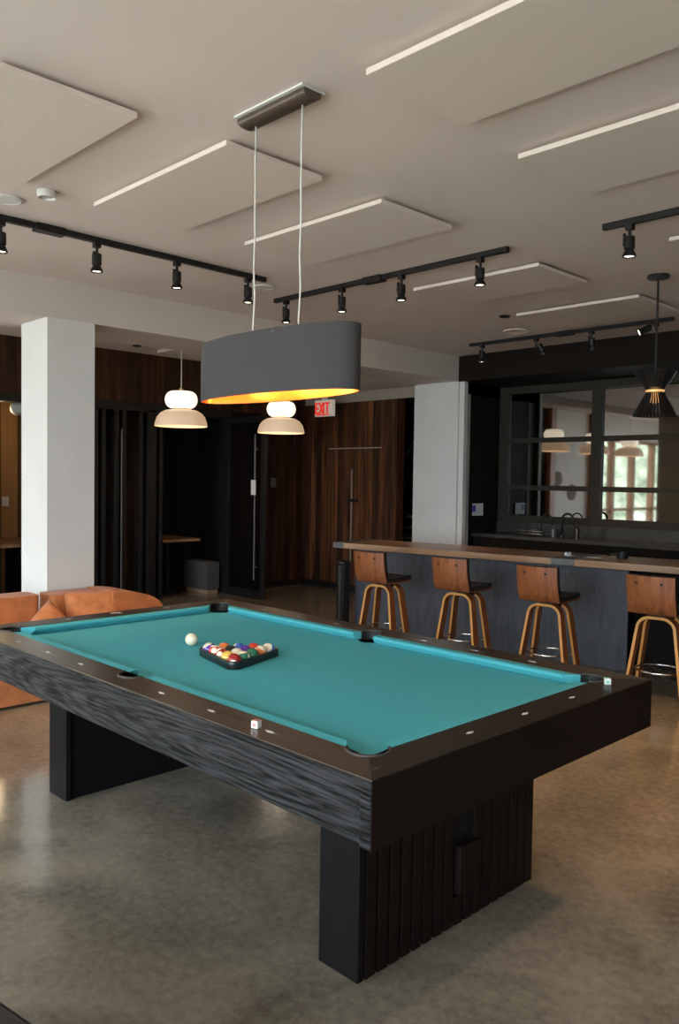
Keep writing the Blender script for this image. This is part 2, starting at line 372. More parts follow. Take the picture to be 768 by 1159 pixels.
# white west wall with windows further left
mb = MB().box(wx1, WX, 1.25, 3.05, 0, H).box(wx1, WX, SW, 1.25, 2.55, H).box(wx1, WX, SW, 1.25, 0, 0.12)
struct(mb.build('wall_west_plaster', m_white))
w2 = bpy.data.objects.new('window_2', None); COL.objects.link(w2); w2.location = (WX, -1, 0.1); struct(w2)
mb = MB()
for y in (SW+0.06, -1.85, -0.8, 0.2, 1.19): mb.box(wx1, WX, y-0.06, y+0.06, 0.12, 2.55)
for z in (0.15, 0.95, 2.52): mb.box(wx1+0.02, WX-0.02, SW, 1.25, z-0.035, z+0.035)
mb.build('window_frame', m_postwood, w2)
w3 = bpy.data.objects.new('window_3', None); COL.objects.link(w3); w3.location = (-3, SW, 0.1); struct(w3)
mb = MB()
for k in range(7): x = -6.32+k*1.53; mb.box(x-0.05, x+0.05, SW-0.12, SW, 0.0, 2.9)
for z in (0.04, 2.86): mb.box(-6.37, 2.95, SW-0.12, SW, z-0.04, z+0.04)
mb.build('window_frame', m_darkframe, w3)
struct(MB().box(-8.94, 3.15, SW-0.14, SW, 2.9, H).box(2.95, 3.15, SW-0.14, SW, 0, 2.9).box(-8.94, -6.37, SW-0.14, SW, 0, 2.9).build('wall_south', m_white))  # solid stretch at the west end added to cut daylight on the left column
struct(MB().box(-8.82, -8.66, 1.12, 1.36, 0, H).build('trim_3', m_postwood))
struct(MB().box(-8.82, -8.66, 2.95, 3.12, 0, H).build('trim_4', m_postwood))
# ground and hillside outdoors
struct(MB().box(-40, 30, -30, SW-0.15, -0.4, -0.15).box(-40, -10.76, SW-0.15, 30, -0.4, -0.15).box(-10.76, -8.95, SW-0.15, 2.88, -0.4, -0.15).build('ground_outside', m_bounce_ground))
mb = MB(); nx, ny = 50, 8; g = []
for i in range(nx+1):
    a = math.radians(150+110*i/nx); row = []
    for j in range(ny+1):
        rr = 22+j*1.5; z = -0.3+j*1.15+0.6*math.sin(i*1.7+j)+0.5*random.random()
        row.append(mb.bm.verts.new((math.cos(a)*rr, math.sin(a)*rr, z)))
    g.append(row)
for i in range(nx):
    for j in range(ny): mb.bm.faces.new((g[i][j], g[i+1][j], g[i+1][j+1], g[i][j+1]))
hill = struct(mb.build('hills', m_fol, smooth=True))

# booths behind the west wall
struct(MB().box(-10.6, WX-0.14, 3.1, 8.0, 2.5, 2.6).build('booth_ceiling', m_booth))
mb = MB().box(-10.45, -10.36, 5.3, 8.0, 0, 2.5).box(-10.45, wx1, 7.2, 7.28, 0, 2.5)
struct(mb.build('wall_booth_back', m_blacktile))
struct(MB().box(-10.42, -10.3, 3.1, 5.2, 0.0, 2.5).box(-10.42, wx1, 5.33, 5.42, 0, 2.5).build('wall_booth_wood', m_pine))
struct(MB().box(-10.42, wx1, 3.051, 3.12, 0, 2.5).box(-10.42, wx1, 4.5, 4.62, 0, 2.5).build('wall_booth_partition', m_booth))
def booth_door(nm, y0, y1, glass=True, mids=()):
    e = bpy.data.objects.new(nm, None); COL.objects.link(e); e.location = (WX, (y0+y1)/2, 0); struct(e)
    b = MB().box(wx1, WX+0.03, y0, y0+0.06, 0, 2.36).box(wx1, WX+0.03, y1-0.06, y1, 0, 2.36).box(wx1, WX+0.03, y0, y1, 2.33, 2.43)
    for y in mids: b.box(WX-0.07, WX+0.015, y-0.025, y+0.025, 0, 2.33)
    b.build('door_frame', m_blackmetal, e, bevel=0.004)
    if glass: MB().box(WX-0.035, WX-0.027, y0+0.06, y1-0.06, 0.03, 2.33).build('pane', m_clear, e)
    return e
booth_door('door_1', 3.12, 3.92, False)
d2_ = booth_door('door_2', 4.64, 5.42, True, (4.78, 4.95, 5.05, 5.28))
MB().tube([(WX+0.05, 4.99, 0.2), (WX+0.05, 4.99, 2.1)], 0.009).build('door_handle', m_zinc, d2_)
booth_door('door_3', 5.42, 6.62, False, (5.56,))
# glazed leaf standing open, square to the wall
leaf = thing('glass_door', 'black framed glass door leaf standing open at the dark booth', 'door', (-8.38, 6.56, 0))
mb = MB().box(-8.78, -8.71, 6.535, 6.58, 0.01, 2.33).box(-8.03, -7.96, 6.535, 6.58, 0.01, 2.33).box(-8.71, -8.03, 6.535, 6.58, 2.25, 2.33).box(-8.71, -8.03, 6.535, 6.58, 0.01, 0.11)
mb.build('frame', m_blackmetal, leaf, bevel=0.004)
MB().box(-8.71, -8.03, 6.553, 6.561, 0.11, 2.25).build('pane', m_clear, leaf)
MB().tube([(-8.11, 6.50, 0.25), (-8.11, 6.50, 2.1)], 0.011).box(-8.12, -8.1, 6.5, 6.54, 0.4, 0.42).box(-8.12, -8.1, 6.5, 6.54, 1.9, 1.92).build('handle', m_zinc, leaf)
MB().box(-8.155, -8.075, 6.475, 6.49, 1.33, 1.52).build('door_hanger', m_paper, leaf)
# booth fittings
t = thing('booth_table', 'brown wooden table on a black post inside the dark open booth', 'table', (-9.2, 5.95, 0))
MB().box(-9.75, -8.97, 5.5, 6.28, 0.70, 0.735).build('tabletop', m_bartop, t, bevel=0.004)
MB().cyl(-9.25, 5.95, 0.03, 0.70, 0.045, 16).build('post', m_blackmetal, t, smooth=False)
MB().cyl(-9.25, 5.95, 0.0, 0.03, 0.24, 24).build('base_plate', m_blackmetal, t)
t = thing('ottoman', 'grey felt cube ottoman on a plywood base beside the booth table', 'ottoman', (-8.95, 6.32, 0))
MB().box(-9.35, -8.88, 6.32, 6.5, 0.0, 0.0501).build('base', m_plywood, t)
MB().box(-9.38, -8.86, 6.30, 6.52, 0.05, 0.42).build('cushion', m_greyfab, t, bevel=0.012)
t = thing('globe_lamp', 'frosted globe lamp at the top of the wood-lined booth by the white column', 'lamp', (-9.25, 3.95, 2.3))
MB().lathe([(0.001, -0.085)]+[(0.085*math.sin(a), -0.085*math.cos(a)) for a in [PI*k/10 for k in range(1, 10)]]+[(0.001, 0.085)], (-9.25, 3.95, 2.30), 20).build('globe', m_cord, t, smooth=True)
MB().cyl(-9.25, 3.95, 2.38, 2.5, 0.015, 10).build('stem', m_blackmetal, t)
t = thing('booth_shelf_table', 'oak shelf table along the wood-lined booth beside the white column', 'table', (-9.8, 3.9, 0.7))
MB().box(-10.28, -9.3, 3.15, 4.45, 0.70, 0.74).build('tabletop', m_bartop, t, bevel=0.003)
MB().box(-10.2, -9.5, 3.4, 3.5, 0, 0.70).build('leg', m_blackmetal, t)
MB().box(-10.2, -9.5, 4.2, 4.3, 0, 0.70).build('leg', m_blackmetal, t)
tag(MB().box(-10.3, -10.29, 4.2, 4.28, 1.14, 1.26).build('power_outlet', m_paper), 'white power outlet on the wood-lined booth wall', 'outlet')
tag(MB().box(WX, WX+0.02, 7.34, 7.42, 1.42, 1.55).build('light_switch', m_plate), 'grey light switch on the dark wood wall beside the glass door', 'switch')
l = bpy.data.lights.new('booth_fill_light', 'POINT'); l.energy = 7; l.color = (1, 0.75, 0.45); l.shadow_soft_size = 0.08  # added fill with no fixture, brightens the pine boards; the globe stays unlit
lo = bpy.data.objects.new('booth_fill_light', l); lo.location = (-9.5, 3.75, 2.2); COL.objects.link(lo)
# flush door in the back wood wall
d = bpy.data.objects.new('door_4', None); COL.objects.link(d); d.location = (-7.85, 8.0, 0); struct(d)
MB().box(-8.32, -7.32, 7.988, 7.999, 1.965, 1.98).build('door_frame', m_soffit, d)
MB().box(-7.865, -7.85, 7.985, 7.999, 0.4, 1.68).build('door_handle', m_soffit, d)
MB().box(-7.90, -7.74, 7.96, 8.0, 1.24, 1.28).build('latch', m_blackmetal, d)
# stairs glimpsed in the gap
t = thing('staircase', 'dark staircase glimpsed between the wood wall and the white bar column', 'stairs', (-7.5, 9.8, 0))
mb = MB()
for k in range(12): mb.box(-8.6+k*0.0, -7.2, 9.0+0.0, 9.25, 0, 0.001) if False else mb.box(-8.9+k*0.16, -8.65+k*0.16, 9.3, 10.3, 0.17*k+0.13, 0.17*k+0.17)
mb.build('tread', m_plywood, t)
MB().tube([(-8.9, 9.3, 0.1), (-7.0, 9.3, 2.12)], 0.04, 8).build('stringer', m_blackmetal, t)
MB().tube([(-8.9, 9.28, 1.0), (-7.0, 9.28, 2.98)], 0.02, 8).build('handrail', m_zinc, t)

# ================================================================== CEILING FITTINGS
def panel(x0, x1, y0, y1, label):
    o = MB().box(x0, x1, y0, y1, 2.995, 3.019).build('acoustic_panel', m_panel, bevel=0.003)
    tag(o, label, 'ceiling panel', 'acoustic ceiling panels')
    MB().box(x0+0.05, x1-0.05, y0+0.05, y1-0.05, 3.019, 3.034).build('backing', m_plate, o)
panel(-4.15, -2.99, 1.20, 1.77, 'beige acoustic ceiling panel cut by the left edge, above the left track light')
panel(-4.13, -2.945, 2.18, 2.76, 'beige acoustic ceiling panel directly behind the cords of the big black lamp')
panel(-4.11, -2.95, 3.19, 3.79, 'beige acoustic ceiling panel just above the middle track light')
panel(-2.08, -0.88, 2.155, 2.735, 'largest looking beige ceiling panel, cut by the top edge')
panel(-2.11, -0.92, 3.18, 3.80, 'beige ceiling panel at the upper right, between biggest panel and short track light')
panel(-4.12, -3.02, 4.83, 5.48, 'beige ceiling panel just beyond the right end of the middle track light')
panel(-4.06, -2.945, 6.15, 6.88, 'beige ceiling panel in front of the bar header, beside the black hourglass pendant rod')
panel(-2.15, -0.97, 4.86, 5.46, 'beige ceiling panel corner at the right edge below the short track light')
tag(MB().box(-8.40, -7.83, 5.25, 6.4, 2.995, 3.032).build('acoustic_panel', m_panel, bevel=0.004), 'small pale ceiling panel over the left white glass pendant', 'ceiling panel', 'acoustic ceiling panels')

def spotlight(parent, x, y, tilt=(0, 0), lit=True, power=26):
    T = Matrix.Translation((x, y, 2.985)) @ Matrix.Rotation(tilt[0], 4, 'X') @ Matrix.Rotation(tilt[1], 4, 'Y')
    mb = MB().box(x-0.02, x+0.02, y-0.02, y+0.02, 2.97, 3.0).cyl(x, y, 2.93, 2.975, 0.009, 8)
    n0 = len(mb.bm.verts)
    mb.lathe([(0.001, -0.05), (0.027, -0.052), (0.03, -0.06), (0.03, -0.12), (0.022, -0.125), (0.038, -0.155), (0.038, -0.165), (0.030, -0.165), (0.028, -0.155)], (0, 0, 0), 20)
    mb.box(-0.035, -0.025, -0.01, 0.01, -0.1, -0.03)
    mb.bm.verts.ensure_lookup_table()
    for v in list(mb.bm.verts)[n0:]: v.co = T @ v.co
    sp = edges_smooth(mb.build('spotlight', m_blackmetal, parent))
    mb = MB().lathe([(0.001, -0.158), (0.029, -0.158)], (0, 0, 0), 20)
    for v in mb.bm.verts: v.co = T @ v.co
    mb.build('lens', m_lens if lit else m_zinc, sp)
    if lit:
        l = bpy.data.lights.new('spot_beam', 'SPOT'); l.energy = power; l.color = (1, 0.60, 0.29); l.spot_size = math.radians(75); l.spot_blend = 0.8; l.shadow_soft_size = 0.03
        lo = bpy.data.objects.new('spot_beam', l); COL.objects.link(lo)
        lo.matrix_world = T @ Matrix.Translation((0, 0, -0.175))
def track(label, a, b, spots, feed=None, tilts={}, power=26):
    along_x = abs(a[0]-b[0]) > abs(a[1]-b[1])
    t = thing('track_light', label, 'track light', ((a[0]+b[0])/2, (a[1]+b[1])/2, 3.04), 'black ceiling track lights')
    mb = MB()
    if along_x: mb.box(min(a[0], b[0]), max(a[0], b[0]), a[1]-0.018, a[1]+0.018, 3.0, 3.033)
    else: mb.box(a[0]-0.018, a[0]+0.018, min(a[1], b[1]), max(a[1], b[1]), 3.0, 3.033)
    mb.build('rail', m_blackmetal, t)
    if feed is not None:
        x, y = (feed, a[1]) if along_x else (a[0], feed)
        MB().box(x-(0.09 if along_x else 0.035), x+(0.09 if along_x else 0.035), y-(0.035 if along_x else 0.09), y+(0.035 if along_x else 0.09), 2.99, 3.033).build('feed_box', m_blackmetal, t)
    for i, s in enumerate(spots):
        x, y = (s, a[1]) if along_x else (a[0], s)
        spotlight(t, x, y, tilts.get(i, (0, 0)), power=power)
track('black track light along the left, over the white column, with four spotlights', (-4.77, 0.9), (-4.77, 3.9), [1.30, 1.94, 2.54, 3.13, 3.74], 2.23)
track('black track light in the middle, right of the lamp cords, with four spotlights', (-5.27, 4.42), (-2.99, 4.42), [-5.13, -4.48, -3.88, -3.20], -4.15)
track('black track light just before the bar header, one spotlight turned outwards', (-5.36, 7.25), (-3.14, 7.25), [-5.20, -4.54, -3.93, -3.30], -4.22, {1: (0.5, -0.3), 2: (0.3, 0.1), 3: (-0.9, 0.8)})
track('black track light cut by the right edge above the bar pendant', (-2.34, 4.42), (-0.4, 4.42), [-2.18, -1.5, -0.9], None, {2: (-0.5, -0.2)}, power=85)  # two spots beyond the right edge added, power raised, to warm the floor
# oval table lamp
t = thing('oval_pendant_lamp', 'long oval charcoal fabric pendant lamp with gold lining over the pool table', 'lamp', (-2.56, 2.145, 1.87))
edges_smooth(MB().prism([(y-0.045+0.09*k/1.0, 3.026) for y in (2.145,) for k in (0, 1)]+[(2.145+0.045*math.cos(a), 3.012+0.0-0.018*math.sin(a)) for a in [PI*k/10 for k in range(0, 11)]], -2.76, -2.35, 'x').build('canopy', m_bronze, t))
MB().box(-2.765, -2.345, 2.085, 2.205, 3.026, 3.034).build('canopy_plate', m_white, t)
for x in (-2.695, -2.41): MB().tube([(x+0.002*math.sin(k*1.3), 2.145+0.002*math.cos(k*1.7), 2.99-(2.99-2.10)*k/14) for k in range(15)], 0.0035, 8).build('cord', m_cord, t, smooth=True)
A_, B_ = 0.468, 0.142
def oval(a, b, n=96): return [(a*math.cos(2*PI*k/n), b*math.sin(2*PI*k/n)) for k in range(n)]
def oval_wall(a, b, z0, z1, th):
    mb = MB(); o = oval(a, b); i = oval(a-th, b-th); n = len(o)
    V = [[mb.bm.verts.new((-2.56+p[0], 2.145+p[1], z)) for p in L] for L, z in ((o, z0), (o, z1), (i, z1), (i, z0))]
    for q in range(4):
        for k in range(n): mb.bm.faces.new((V[q][k], V[q][(k+1) % n], V[(q+1) % 4][(k+1) % n], V[(q+1) % 4][k]))
    return mb
sh = edges_smooth(oval_wall(A_, B_, 1.87, 2.115, 0.003).build('lamp_shade', m_shade, t), 50)
edges_smooth(oval_wall(A_-0.0035, B_-0.0035, 1.872, 2.113, 0.002).build('gold_lining', m_gold, sh), 50)['label'] = 'shiny gold inner lining'
MB().box(-3.02, -2.10, 2.138, 2.152, 2.095, 2.107).box(-2.70, -2.69, 2.01, 2.28, 2.095, 2.107).box(-2.415, -2.405, 2.01, 2.28, 2.095, 2.107).build('carrier_frame', m_bronze, t)
for x in (-2.86, -2.66, -2.46, -2.26):
    b = MB().lathe([(0.001, 0), (0.02, 0.004), (0.028, 0.03), (0.024, 0.055), (0.013, 0.075), (0.013, 0.10), (0.001, 0.10)], (x, 2.145, 1.965), 16).build('bulb', m_bulb, t, smooth=True)
    MB().cyl(x, 2.145, 2.06, 2.10, 0.016, 12).build('bulb_socket', m_bronze, t)
    l = bpy.data.lights.new('bulb_light', 'POINT'); l.energy = 0.6; l.color = (1, 0.52, 0.2); l.shadow_soft_size = 0.03
    lo = bpy.data.objects.new('bulb_light', l); lo.location = (x, 2.145, 1.94); COL.objects.link(lo)

# two white glass pendants
def glass_pendant(x, y, ztop, label):
    t = thing('glass_pendant_lamp', label, 'lamp', (x, y, 2.13), 'white glass pendant lamps')
    MB().cyl(x, y, 2.53, ztop, 0.006, 8).build('cord', m_cord, t)
    MB().lathe([(0.001, ztop), (0.05, ztop), (0.05, ztop-0.02), (0.001, ztop-0.025)], (x, y, 0), 20).build('canopy', m_white, t)
    MB().cyl(x, y, 2.50, 2.545, 0.022, 16).build('socket_cap', m_brass, t)
    prof = [(0.001, 0.10)]+[(0.075+0.115*math.cos(a) if math.cos(a) > 0 else 0.075, 0.09*math.sin(a)) for a in [math.radians(d) for d in range(80, -90, -10)]]+[(0.001, -0.095)]
    u = MB().lathe([(max(r, 0.001), 2.415+z) for r, z in [(0.03, 0.098)]+[(0.105+0.078*math.cos(a), 0.095*math.sin(a)) for a in [math.radians(d) for d in range(90, -91, -10)]]+[(0.03, -0.097)]], (x, y, 0), 36).build('upper_shade', m_opal, t, smooth=True)
    MB().lathe([(0.10, 2.318), (0.108, 2.314), (0.108, 2.308), (0.10, 2.304)], (x, y, 0), 32).build('brass_ring', m_brass, t)
    L = [(0.105, 2.305), (0.18, 2.293), (0.235, 2.262), (0.272, 2.215), (0.29, 2.16), (0.298, 2.115)]
    edges_smooth(MB().lathe(L+[(r-0.006, z-0.002) for r, z in L[::-1]], (x, y, 0), 48).build('lower_shade', m_amberglass, t), 60)
    for ch in t.children:
        for v in ch.data.vertices:
            v.co.x = (v.co.x-x)*0.95+x; v.co.y = (v.co.y-y)*0.95+y
            if v.co.z < 2.7: v.co.z = (v.co.z-2.115)*0.95+2.09
    l = bpy.data.lights.new('pendant_light', 'POINT'); l.energy = 3; l.color = (1, 0.72, 0.45); l.shadow_soft_size = 0.07
    lo = bpy.data.objects.new('pendant_light', l); lo.location = (x, y, 2.19); COL.objects.link(lo)
glass_pendant(-7.5, 4.988, 3.034, 'white double-dome glass pendant hanging full in view beside the white column')
glass_pendant(-7.5, 6.404, 3.034, 'white double-dome glass pendant half hidden under the oval black lamp')

glass_pendant(-7.5, 3.573, 3.034, 'white double-dome glass pendant hidden behind the white column, mirrored in the bar window')
glass_pendant(-7.5, 2.158, 3.034, 'white double-dome glass pendant seen mirrored in the right panes of the bar window')
# black hourglass pendant by the bar
t = thing('hourglass_pendant_lamp', 'black slatted hourglass pendant on a rod in front of the bar window', 'lamp', (-2.61, 5.75, 2.03))
MB().lathe([(0.001, 3.034), (0.075, 3.034), (0.075, 3.012), (0.001, 3.008)], (-2.61, 5.75, 0), 28).build('canopy', m_blackmetal, t)
MB().cyl(-2.61, 5.75, 2.22, 3.02, 0.008, 10).build('rod', m_blackmetal, t)
mb = MB()
for k in range(36):
    a = 2*PI*k/36; a2 = a+0.13
    for (r0, z0, r1, z1) in ((0.152, 2.035, 0.062, 2.205), (0.062, 2.215, 0.145, 2.345)):
        P = [(r0, z0, a), (r0, z0, a2), (r1, z1, a2), (r1, z1, a)]
        o = [mb.bm.verts.new((-2.61+r*math.cos(b), 5.75+r*math.sin(b), z)) for r, z, b in P]
        i = [mb.bm.verts.new((-2.61+(r-0.004)*math.cos(b), 5.75+(r-0.004)*math.sin(b), z)) for r, z, b in P]
        mb.bm.faces.new(o); mb.bm.faces.new(i[::-1])
        for q in range(4): mb.bm.faces.new((o[q], i[q], i[(q+1) % 4], o[(q+1) % 4]))
mb.build('slatted_shade', m_blackmetal, t)
for r, z in ((0.152, 2.035), (0.145, 2.345)): MB().tube([(-2.61+r*math.cos(b), 5.75+r*math.sin(b), z) for b in [2*PI*k/40 for k in range(40)]], 0.004, 6, closed=True).build('shade_hoop', m_blackmetal, t)
MB().lathe([(0.001, 2.235), (0.06, 2.235), (0.064, 2.215), (0.064, 2.2), (0.001, 2.195)], (-2.61, 5.75, 0), 28).build('brass_waist', plain('glowing_brass', (0.7, 0.42, 0.15), 0.35, metal=0.5, emis=(1, 0.55, 0.2), estr=0.5), t)
MB().lathe([(0.001, 2.12), (0.03, 2.13), (0.035, 2.16), (0.02, 2.195), (0.001, 2.2)], (-2.61, 5.75, 0), 16).build('bulb', plain('dim_bulb', (0.8, 0.5, 0.25), 0.4, emis=(1, 0.5, 0.18), estr=0.7), t, smooth=True)

def disc_fix(name, x, y, r, z, label, cat, mat, h=0.02):
    mb = MB().lathe([(0.001, z), (r, z), (r, z-h*0.6), (r*0.86, z-h), (r*0.8, z-h*0.7), (0.001, z-h*0.7)], (x, y, 0), 28)
    return tag(edges_smooth(mb.build(name, mat)), label, cat)
disc_fix('ceiling_speaker', -4.47, 1.85, 0.085, 3.034, 'round white ceiling speaker at the left edge above the track light', 'speaker', m_white, 0.012)
disc_fix('smoke_detector', -4.20, 1.95, 0.05, 3.034, 'small white smoke detector beside the left ceiling panel corner', 'smoke detector', m_white, 0.035)
disc_fix('ceiling_speaker', -5.0, 4.08, 0.085, 3.034, 'round white ceiling speaker at the end of the left track light', 'speaker', m_white, 0.012)
disc_fix('ceiling_speaker', -4.57, 6.93, 0.13, 3.034, 'round beige ceiling speaker just in front of the black bar header', 'speaker', m_ceil, 0.012)
disc_fix('recessed_downlight', -4.24, 6.24, 0.05, 3.034, 'small black recessed downlight beside the ceiling panel near the bar', 'downlight', m_blackmetal, 0.012)
disc_fix('recessed_downlight', -8.3, 4.92, 0.05, 3.034, 'small black recessed downlight over the booths, beside the white column', 'downlight', m_blackmetal, 0.012)

# exit sign
t = thing('exit_sign', 'lit white exit sign with red letters hanging before the wood wall', 'sign', (-8.0, 7.62, 2.4))
MB().box(-8.20, -7.86, 7.60, 7.66, 2.39, 2.61).build('housing', m_exitface, t, bevel=0.006)
MB().box(-8.07, -7.99, 7.61, 7.65, 2.61, 2.745).build('mount', m_white, t)
mb = MB()
def strokes(x0, segs, w=0.012, h=0.13, sw=0.024):
    for (a, b, c, d) in segs:
        p, q = Vector((x0+a*0.058, 0, 2.435+b*h)), Vector((x0+c*0.058, 0, 2.435+d*h)); dd = (q-p).normalized()*sw*0.45; nn = Vector((-dd.z, 0, dd.x))
        p = p-dd; q = q+dd
        lo = [mb.bm.verts.new((v.x, 7.5995, v.z)) for v in (p+nn, p-nn, q-nn, q+nn)]; hi = [mb.bm.verts.new((v.x, 7.592, v.z)) for v in (p+nn, p-nn, q-nn, q+nn)]
        mb.bm.faces.new(hi); mb.bm.faces.new(lo[::-1])
        for k in range(4): mb.bm.faces.new((lo[k], lo[(k+1) % 4], hi[(k+1) % 4], hi[k]))
strokes(-8.175, [(0, 0, 0, 1), (0, 1, 1, 1), (0, .5, .85, .5), (0, 0, 1, 0)])
strokes(-8.095, [(0, 0, 1, 1), (0, 1, 1, 0)])
strokes(-8.035, [(.3, 0, .3, 1)])
strokes(-7.985, [(0, 1, 1.2, 1), (.6, 0, .6, 1)])
mb.box(-8.165, -7.91, 7.592, 7.5995, 2.405, 2.420)
mb.build('lettering', m_red, t)

# ================================================================== BAR
BR = math.radians(8.5)
RB = Matrix.Translation((-4.2, 5.98, 0)) @ Matrix.Rotation(BR, 4, 'Z') @ Matrix.Translation((4.2, -5.98, 0))
def rotbar(o):   # the bar stands slightly turned against the walls
    o.location = RB @ Vector(o.location); o.rotation_euler = (0, 0, BR)
    return o
t = thing('countertop', 'long oak bar counter top with dark metal inlay band', 'countertop', (-4.2, 5.98, 0.85))
parts = [('board', m_bartop, (-5.77, -3.60, 5.98, 6.62, 0.855, 0.91)), ('board', m_bartop, (-3.40, -0.4, 5.98, 6.62, 0.855, 0.91)),
         ('metal_inlay', m_zinc, (-3.60, -3.40, 5.979, 6.62, 0.854, 0.911)), ('metal_end_cap', m_zinc, (-5.90, -5.77, 5.979, 6.62, 0.854, 0.911))]
for nm, mt, b in parts: MB().box(*b).build(nm, mt, t, bevel=0.003)
rotbar(t)
t = thing('bar_cabinet', 'blue-grey stained timber base of the bar counter', 'bar counter', (-4.2, 6.2, 0))
MB().box(-5.78, -3.02, 6.20, 6.23, 0.0, 0.853).build('front_panel', m_barpanel, t)
MB().box(-5.76, -3.05, 6.23, 6.58, 0.0, 0.853).build('carcass', m_booth, t)
MB().box(-3.05, -0.4, 6.50, 6.58, 0.0, 0.853).build('recessed_panel', m_booth, t)
rotbar(t)
t = thing('waste_bin', 'narrow glossy black bin standing at the left end of the bar', 'bin', (-5.82, 5.82, 0))
MB().cyl(-5.82, 5.82, 0.0, 0.69, 0.068, 28).build('bin_body', plain('gloss_black', (0.012, 0.012, 0.012), 0.12), t, bevel=0.01)
MB().cyl(-5.82, 5.82, 0.69, 0.72, 0.07, 28).build('lid', m_blackmetal, t, bevel=0.01)

# stools
def bar_stool(label):
    t = thing('bar_stool', label, 'stool', (0, 0, 0), 'walnut bar stools')
    # moulded seat and back shell: one curved ply sheet
    path = []
    prof = [(-0.275, 0.905), (-0.268, 0.83), (-0.258, 0.76), (-0.245, 0.70), (-0.225, 0.655), (-0.19, 0.63), (-0.12, 0.62), (0.02, 0.62), (0.12, 0.622), (0.19, 0.63)]
    def shell(off0, off1, prof, hw, curve):
        mb = MB(); n = len(prof); cols = 9; R = []
        for i, (y, z) in enumerate(prof):
            a = prof[max(i-1, 0)]; b = prof[min(i+1, n-1)]; tx, tz = b[0]-a[0], b[1]-a[1]; l = math.hypot(tx, tz)
            ny, nz = -tz/l, tx/l
            if ny < 0 and i < 4: ny, nz = -ny, -nz
            if i >= 4 and nz < 0: ny, nz = -ny, -nz
            row = []
            for k in range(cols):
                u = -1+2*k/(cols-1); w = hw*(1 if i < n-2 else 0.97); c = curve*(u*u)*(1 if i < 5 else 0.25)
                row.append([(u*w, y+ny*o+(c if i < 5 else 0), z+nz*o+(0 if i < 5 else c*0.5)) for o in (off0, off1)])
            R.append(row)
        V = [[[mb.bm.verts.new(p) for p in c] for c in r] for r in R]
        for i in range(n-1):
            for k in range(cols-1):
                for s in (0, 1): mb.bm.faces.new((V[i][k][s], V[i][k+1][s], V[i+1][k+1][s], V[i+1][k][s]))
            for k in (0, cols-1): mb.bm.faces.new((V[i][k][0], V[i][k][1], V[i+1][k][1], V[i+1][k][0]))
        for i in (0, n-1):
            for k in range(cols-1): mb.bm.faces.new((V[i][k][0], V[i][k][1], V[i][k+1][1], V[i][k+1][0]))
        return mb
    edges_smooth(shell(0.0, 0.013, prof, 0.168, 0.035).build('backrest', m_stoolwood, t), 50)
    edges_smooth(shell(0.013, 0.048, prof, 0.164, 0.035).build('cushion', m_blackleather, t), 50)
    for x in (-0.085, 0.085): MB().lathe([(0.001, -0.004), (0.009, -0.004), (0.009, 0.0), (0.001, 0.0)], (x, -0.262, 0.855), 10, axis='y').build('screw', m_blackmetal, t)
    MB().cyl(0, 0, 0.585, 0.62, 0.09, 24).build('swivel_plate', m_blackmetal, t)
    for sgn in (-1, 1):
        pts = []
        hb, ht = 0.195, 0.122; zt = 0.585; R = 0.075; foot = 0.125; top = 0.105
        raw = [(-hb, 0.0)]
        for a in range(180, 89, -15): raw.append((-ht+R+R*math.cos(math.radians(a)), zt-R+R*math.sin(math.radians(a))))
        for a in range(90, -1, -15): raw.append((ht-R+R*math.cos(math.radians(a)), zt-R+R*math.sin(math.radians(a))))
        raw.append((hb, 0.0))
        fr = []
        for i, (x, z) in enumerate(raw):
            a = raw[max(i-1, 0)]; b = raw[min(i+1, len(raw)-1)]; T = Vector((b[0]-a[0], 0, b[1]-a[1])).normalized()
            y = sgn*(top-0.035 + (foot-top+0.02)*(1-z/zt)); nrm = Vector((-T.z, 0, T.x))
            fr.append((Vector((x, y, z)), Vector((0, 1, 0)), nrm))
        mb = MB().sweep(fr, [(-0.038, 0.0), (0.038, 0.0), (0.038, 0.022), (-0.038, 0.022)])
        o = mb.build('leg_arch', m_bentply, t, bevel=0.003)
        o.data.materials.append(m_bentwood)
        # flat outer veneer faces are darker than the laminated edges
        for p in o.data.polygons:
            if abs(p.normal.y) < 0.55: p.material_index = 1
    MB().tube([(0.165*math.cos(a), 0.165*math.sin(a), 0.215) for a in [2*PI*k/48 for k in range(48)]], 0.008, 10, closed=True).build('foot_ring', m_chrome, t, smooth=True)
    return t
st = bar_stool('walnut bar stool at the left end of the bar, beside the black bin')
SPOTS = [(-4.94, 5.47, 0), (-4.15, 5.60, 0), (-3.35, 5.64, 0), (-2.50, 5.72, 0)]
labs = ['walnut bar stool at the left end of the bar, beside the black bin', 'walnut bar stool second from the bin, in front of the blue-grey panel',
        'walnut bar stool in front of the dark metal inlay of the counter', 'walnut bar stool at the right edge, in front of the dark open recess']
for i, (x, y, rz) in enumerate(SPOTS):
    o = st if i == 0 else copy_tree(st)
    o.location = (x, y, 0); o.rotation_euler = (0, 0, BR*0.5+rz); o['label'] = labs[i]

